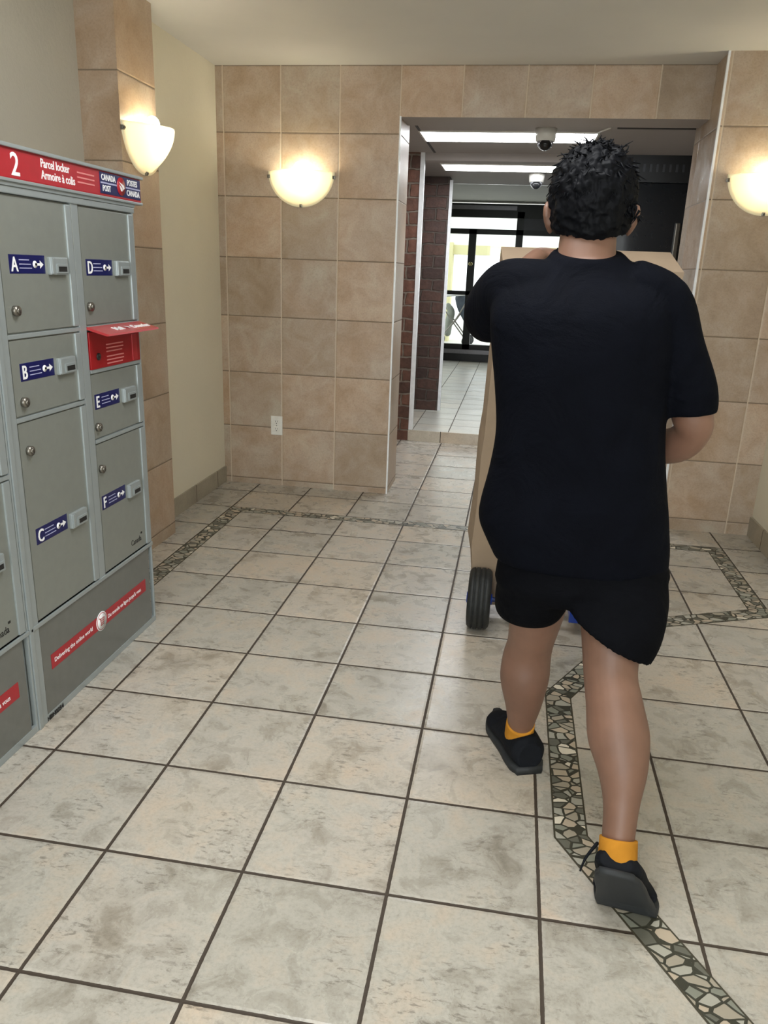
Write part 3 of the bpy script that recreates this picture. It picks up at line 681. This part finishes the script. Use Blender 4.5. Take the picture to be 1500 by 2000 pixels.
# neck, head
tube(bm, [(1.01, .47, 1.32, .075, .06), (1.006, .49, 1.38, .066, .058), (1.006, .515, 1.44, .063, .058), (1.008, .535, 1.50, .06, .07)], 24)
tube(bm, [(1.08, .475, 1.34, .03), (1.05, .48, 1.37, .03), (1.02, .485, 1.40, .028)], 12, side=Vector((0, 1, 0)))
tube(bm, [(.935, .475, 1.34, .03), (.965, .48, 1.37, .03), (.99, .485, 1.40, .028)], 12, side=Vector((0, 1, 0)))
HC = Vector((1.008, .545, 1.509))
sphere(bm, HC, (.080, .097, .100), 16); sphere(bm, HC+Vector((0, .03, -.045)), (.064, .07, .075), 14)
tube(bm, [tuple(HC+Vector((0, .098, .01)))+(.009,), tuple(HC+Vector((0, .112, -.02)))+(.013,), tuple(HC+Vector((0, .110, -.030)))+(.015,)], 10)      # nose
sphere(bm, HC+Vector((0, .092, -.058)), (.024, .012, .008), 8); sphere(bm, HC+Vector((0, .090, -.070)), (.020, .012, .008), 8); sphere(bm, HC+Vector((0, .080, -.098)), (.022, .02, .018), 8)
for s_ in (-1, 1):
    sphere(bm, HC+Vector((s_*.034, .083, .016)), (.022, .014, .008), 8)
    ear = HC+Vector((s_*.087, -.012, -.035))
    tube(bm, [tuple(ear+Vector((s_*.008, .004, .032)))+(.007, .009), tuple(ear+Vector((s_*.013, -.012, .018)))+(.008, .011), tuple(ear+Vector((s_*.010, -.006, -.008)))+(.007, .012), tuple(ear+Vector((0, .004, -.028)))+(.007, .010)], 10)
    sphere(bm, ear, (.012, .018, .03), 8)
# arms
tube(bm, [(.865, .47, 1.31, .05), (.82, .55, 1.28, .047), (.772, .68, 1.243, .043), (.778, .745, 1.252, .042), (.825, .83, 1.305, .040), (.885, .93, 1.375, .029), (.905, .965, 1.396, .026)], 18, side=Vector((0, 0, 1)))
tube(bm, [(1.175, .465, 1.29, .052), (1.235, .455, 1.17, .050), (1.274, .45, 1.06, .046), (1.286, .462, 1.018, .042), (1.264, .51, .972, .044), (1.212, .60, .948, .040), (1.165, .69, .966, .029), (1.15, .715, .972, .027)], 18, side=Vector((0, 1, 0)))
def hand(bm, o, fwd, pal, thumb_side, curl, tcurl=20):
    """palm from the wrist o along fwd; fingers curl towards pal"""
    o = Vector(o); f = Vector(fwd).normalized(); p = Vector(pal); p = (p-f*p.dot(f)).normalized(); a = f.cross(p).normalized()*thumb_side
    tube(bm, [tuple(o)+(.026, .018), tuple(o+f*.04)+(.036, .016), tuple(o+f*.08)+(.040, .013)], 16, side=a)
    for i, (off, ln) in enumerate(((.030, .072), (.010, .080), (-.010, .075), (-.029, .060))):
        b = o+f*.080+a*off; d = f.copy(); pts = [tuple(b)+(.0095,)]; L = (ln*.45, ln*.3, ln*.25); fan = a*(off*2.0)
        ang_ = 0
        for k in range(3):
            ang_ += math.radians(curl[k]); dd = (f*math.cos(ang_)+p*math.sin(ang_)+fan).normalized(); b = b+dd*L[k]; pts.append(tuple(b)+((.009, .0082, .007)[k],))
        tube(bm, pts, 10, side=a, sm=3)
    b = o+f*.025+a*.028; t1 = (f*.65+a*.8+p*.25).normalized(); pts = [tuple(b)+(.013,)]; b = b+t1*.034; pts.append(tuple(b)+(.012,))
    t2 = (f*.8+a*.35+p*math.sin(math.radians(tcurl))*1.2).normalized(); b = b+t2*.026; pts.append(tuple(b)+(.0105,)); b = b+(t2+p*.35).normalized()*.022; pts.append(tuple(b)+(.0085,))
    tube(bm, pts, 10, side=p, sm=3)
hand(bm, (.907, .968, 1.400), (.26, .86, .16), (.05, .4, -.9), -1, (24, 34, 22))
hand(bm, (1.150, .712, .975), (-.30, .94, .10), (-.1, -.1, -1), 1, (62, 70, 50), 40)
mobj('body', bm, m_skin, .0048, 5)
for s_ in (-1, 1):
    bm = BM(); sphere(bm, HC+Vector((s_*.034, .084, .004)), .0115, 10, 0); sphere(bm, HC+Vector((s_*.034, .0915, .004)), .0055, 8, 1); mobj('eye', bm, [m_white, m_ink])

# hair: a shell over crown and nape with curly tufts
bm = BM()
HH = HC+Vector((0, -.012, .018))
res = bmesh.ops.create_icosphere(bm, subdivisions=6, radius=1.0)
for v in list(bm.verts):
    n_ = v.co.normalized(); p = Vector((n_.x*.097, n_.y*.106, n_.z*(.106 if n_.z > 0 else .118)))
    if n_.z < 0: q_ = max(.05, math.sqrt(1-n_.z*n_.z)); p.x *= q_**-.5; p.y *= q_**-.7
    k = noise.noise(n_*5.0)*.008+noise.noise(n_*14.0)*.004
    v.co = HH+p+n_*k
for v in [v for v in bm.verts if (v.co-HC).y > .045+.35*(v.co-HC).z and (v.co-HC).z < .085 or (v.co-HC).z < -.090+.02*abs((v.co-HC).x/.08) or (abs((v.co-HC).x) > .07 and (v.co-HC).y > -.02 and (v.co-HC).z < .0)]: bmesh.ops.delete(bm, geom=[v], context='VERTS')
rnd = random.Random(3)
def tuft(bm, base, d, ln, r0, bend):
    side = d.cross(Vector((.3, .5, .8))).normalized(); pts = []
    for k in range(4):
        t_ = k/3; c = base+d*ln*t_+bend*(t_*t_)*ln; pts.append(tuple(c)+(r0*(1-t_*.82),))
    tube(bm, pts, 5, side=side, sm=1, ends=False)
for i in range(1700):
    z = rnd.uniform(-.75, 1); a_ = rnd.uniform(0, 2*PI); q = math.sqrt(max(0, 1-z*z)); n_ = Vector((q*math.cos(a_), q*math.sin(a_), z))
    p = HH+Vector((n_.x*.094, n_.y*.102, n_.z*(.103 if n_.z > 0 else .116)))
    if z < 0: p.x *= max(.05, q)**-.5; p.y *= max(.05, q)**-.7
    rel = p-HC
    if rel.y > .045+.35*rel.z and rel.z < .085: continue
    if rel.z < -.078: continue
    if abs(rel.x) > .066 and rel.y > -.045 and rel.z < 0.012: continue
    top = max(0, n_.z)
    side_ = Vector((rnd.uniform(-1, 1), rnd.uniform(-1, 1), rnd.uniform(-1, .6)))
    d = (n_*(.02+.33*top)+Vector((0, 0, -.8*(1-top)))+side_*.5).normalized()
    tuft(bm, p-n_*.003, d, rnd.uniform(.009, .017)+.014*top, rnd.uniform(.0025, .0045), Vector((rnd.uniform(-.6, .6), rnd.uniform(-.6, .6), rnd.uniform(-.6, .2))))
mobj('hair', bm, m_hair)

# T-shirt
bm = BM()
def ell(c, hw_, hd, z, tilt=0, e=2.3, n=40, dzx=0, dzy=0, flare=None):
    pts = []
    for j in range(n):
        t_ = 2*PI*j/n; ct, st_ = math.cos(t_), math.sin(t_)
        x = hw_*math.copysign(abs(ct)**(2/e), ct); y = hd*math.copysign(abs(st_)**(2/e), st_)
        pts.append(Vector((c[0]+x, c[1]+y, z+dzx*x+dzy*y)))
    return pts
SR = [(1.062, .425, .208, .128, .686), (1.047, .425, .218, .132, .735), (1.034, .425, .223, .133, .778), (1.031, .425, .218, .132, .823), (1.031, .43, .204, .130, .90),
      (1.028, .43, .193, .128, .996), (1.020, .435, .195, .130, 1.10), (1.012, .44, .203, .132, 1.195), (1.006, .445, .205, .130, 1.255), (1.008, .45, .200, .120, 1.30), (1.012, .46, .180, .105, 1.335), (1.015, .47, .140, .088, 1.358), (1.012, .475, .098, .076, 1.378), (1.008, .485, .079, .072, 1.400)]
SR = catmull(SR, 4)
ringloft(bm, [ell((c[0], c[1]), c[2], c[3], c[4], dzx=-.0, dzy=(.25 if c[4] > 1.33 else (c[4]-1.0)/.33*.25 if c[4] > 1.0 else 0)) for c in SR])
tube(bm, [(1.10, .465, 1.318, .075, .07), (1.175, .463, 1.292, .068, .072), (1.222, .457, 1.20, .060, .068), (1.258, .452, 1.11, .062, .066), (1.268, .452, 1.058, .060, .064)], 24, side=Vector((1, 0, .3)), ends=False)
tube(bm, [(.94, .465, 1.312, .070, .07), (.880, .475, 1.306, .078, .078), (.836, .52, 1.300, .080, .070), (.800, .60, 1.262, .080, .064), (.786, .66, 1.244, .068, .058)], 24, side=Vector((0, 0, 1)), ends=False)
for v in bm.verts:
    k = noise.noise(Vector((v.co.x*6, v.co.y*6, v.co.z*4)))*.012
    v.co += Vector((k*.5, -k, 0))
mobj('t_shirt', bm, m_shirt, .0065, 6)
# shorts
bm = BM()
tube(bm, [(1.064, .425, .74, .19, .118), (1.066, .42, .68, .203, .125), (1.07, .42, .64, .206, .128), (1.075, .42, .605, .16, .11)], 30, ends=False)
def srings(rs): ringloft(bm, [[Vector((c[0]+c[3]*math.cos(2*PI*j/28), c[1]+c[4]*math.sin(2*PI*j/28), c[2]+c[5]*c[3]*math.cos(2*PI*j/28)+c[6]*c[4]*math.sin(2*PI*j/28))) for j in range(28)] for c in catmull(rs, 4)])
srings([(.985, .42, .68, .10, .11, 0, 0), (.965, .44, .60, .098, .112, 0, 0), (.955, .465, .535, .088, .105, .0, .0), (.954, .48, .510, .078, .095, .0, .0)])
srings([(1.15, .42, .69, .115, .11, 0, 0), (1.156, .385, .63, .118, .112, -.1, 0), (1.150, .34, .585, .112, .105, -.35, .0), (1.140, .315, .548, .100, .098, -.52, .0)])
mobj('shorts', bm, m_shorts, .0065, 5)
# socks
for pts in ([(.9695, .580, .125, .0405, .0445), (.969, .588, .10, .041, .045), (.968, .59, .06, .041, .046)], [(1.176, .078, .176, .0405, .046), (1.176, .066, .155, .041, .047), (1.176, .055, .13, .042, .048)]):
    bm = BM(); tube(bm, pts, 24, ends=False); mobj('sock', bm, m_sock)
# shoes: local heel at y=0, toe at y=.28
def wdt(y): return catq([(0, .030), (.02, .041), (.06, .044), (.11, .043), (.17, .047), (.21, .0485), (.25, .038), (.275, .020), (.285, .006)], y)
def hgt(y): return catq([(0, .095), (.02, .108), (.05, .104), (.09, .106), (.13, .09), (.18, .062), (.23, .052), (.265, .042), (.285, .03)], y)
def catq(tb, y):
    for (a, va), (b, vb) in zip(tb, tb[1:]):
        if y <= b: t_ = max(0, (y-a)/(b-a)); t_ = t_*t_*(3-2*t_) if False else t_; return va+(vb-va)*t_
    return tb[-1][1]
def shoe(mapf, label):
    bm = BM(); rings = []; n = 26
    for i in range(31):
        y = .285*i/30; w_, h_ = wdt(y), hgt(y); r_ = []
        for j in range(n):
            t_ = 2*PI*j/n; x = w_*math.copysign(abs(math.cos(t_))**.8, math.cos(t_)); z = .012+(h_-.012)*.5*(1+math.sin(t_)); x *= 1.07
            if math.sin(t_) > 0: x *= 1-.25*math.sin(t_)**2
            r_.append(mapf(Vector((x, y, z))))
        rings.append(r_)
    ringloft(bm, rings)
    for k in range(4):
        y = .15+k*.018; 
        tube(bm, [tuple(mapf(Vector((-.02, y, hgt(y)-.002))))+(.0028,), tuple(mapf(Vector((0, y+.004, hgt(y)+.004))))+(.0028,), tuple(mapf(Vector((.02, y, hgt(y)-.002))))+(.0028,)], 8)
    s_ = mobj('shoe', bm, m_shoe, .004, 3)
    bm = BM(); rings = []
    for i in range(31):
        y = -.006+.297*i/30; w_ = wdt(max(0, min(.285, y)))+.003; r_ = []
        for (x, z) in ((-w_*.96, 0), (-w_*.5, 0), (w_*.5, 0), (w_*.96, 0), (w_*1.02, .010), (w_, .021), (0, .022), (-w_, .021), (-w_*1.02, .010)): r_.append(mapf(Vector((x, y, z+(.012*max(0, (y-.22)/.07)**2)))))
        rings.append(r_)
    ringloft(bm, rings)
    for v in bm.verts: v.co -= OFF
    obj('sole', bm, m_sole, s_, True)
    return s_
LA = math.radians(20)
def mapL(p):
    c, s_ = math.cos(LA), math.sin(LA); q = Vector((p.x*1.15*c-p.y*s_, p.x*1.15*s_+p.y*c, p.z)); return q+Vector((1.002, .522, 0))
BALL = .165
def mapR(p):
    # toes flat on the floor, heel lifted about the ball of the foot
    y, z = p.y*.95-BALL, p.z*(1 if p.y > .14 else .62+.38*p.y/.14)
    A = math.radians(64)
    t_ = min(1, max(0, (-y+.02)/.05)); a_ = A*t_*t_*(3-2*t_)
    yy = y*math.cos(a_)+z*math.sin(a_) if y < .02 else y
    zz = -y*math.sin(a_)+z*math.cos(a_) if y < .02 else z
    x = p.x*(1.05+.32*min(1, max(0, p.y/.2)))
    c, s_ = math.cos(math.radians(-8)), math.sin(math.radians(-8))
    lean = -.25*zz
    return Vector((x*c-yy*s_+lean, x*s_+yy*c, zz))+Vector((1.213, .062, 0))
sl_ = shoe(mapL, ''); sr_ = shoe(mapR, '')
bm = BM(); tube(bm, [(1.135, .09, .145, .004), (1.112, .07, .12, .003), (1.10, .05, .10, .002)], 8); 
for v in bm.verts: v.co -= OFF
obj('lace', bm, m_shoe, sr_, True)
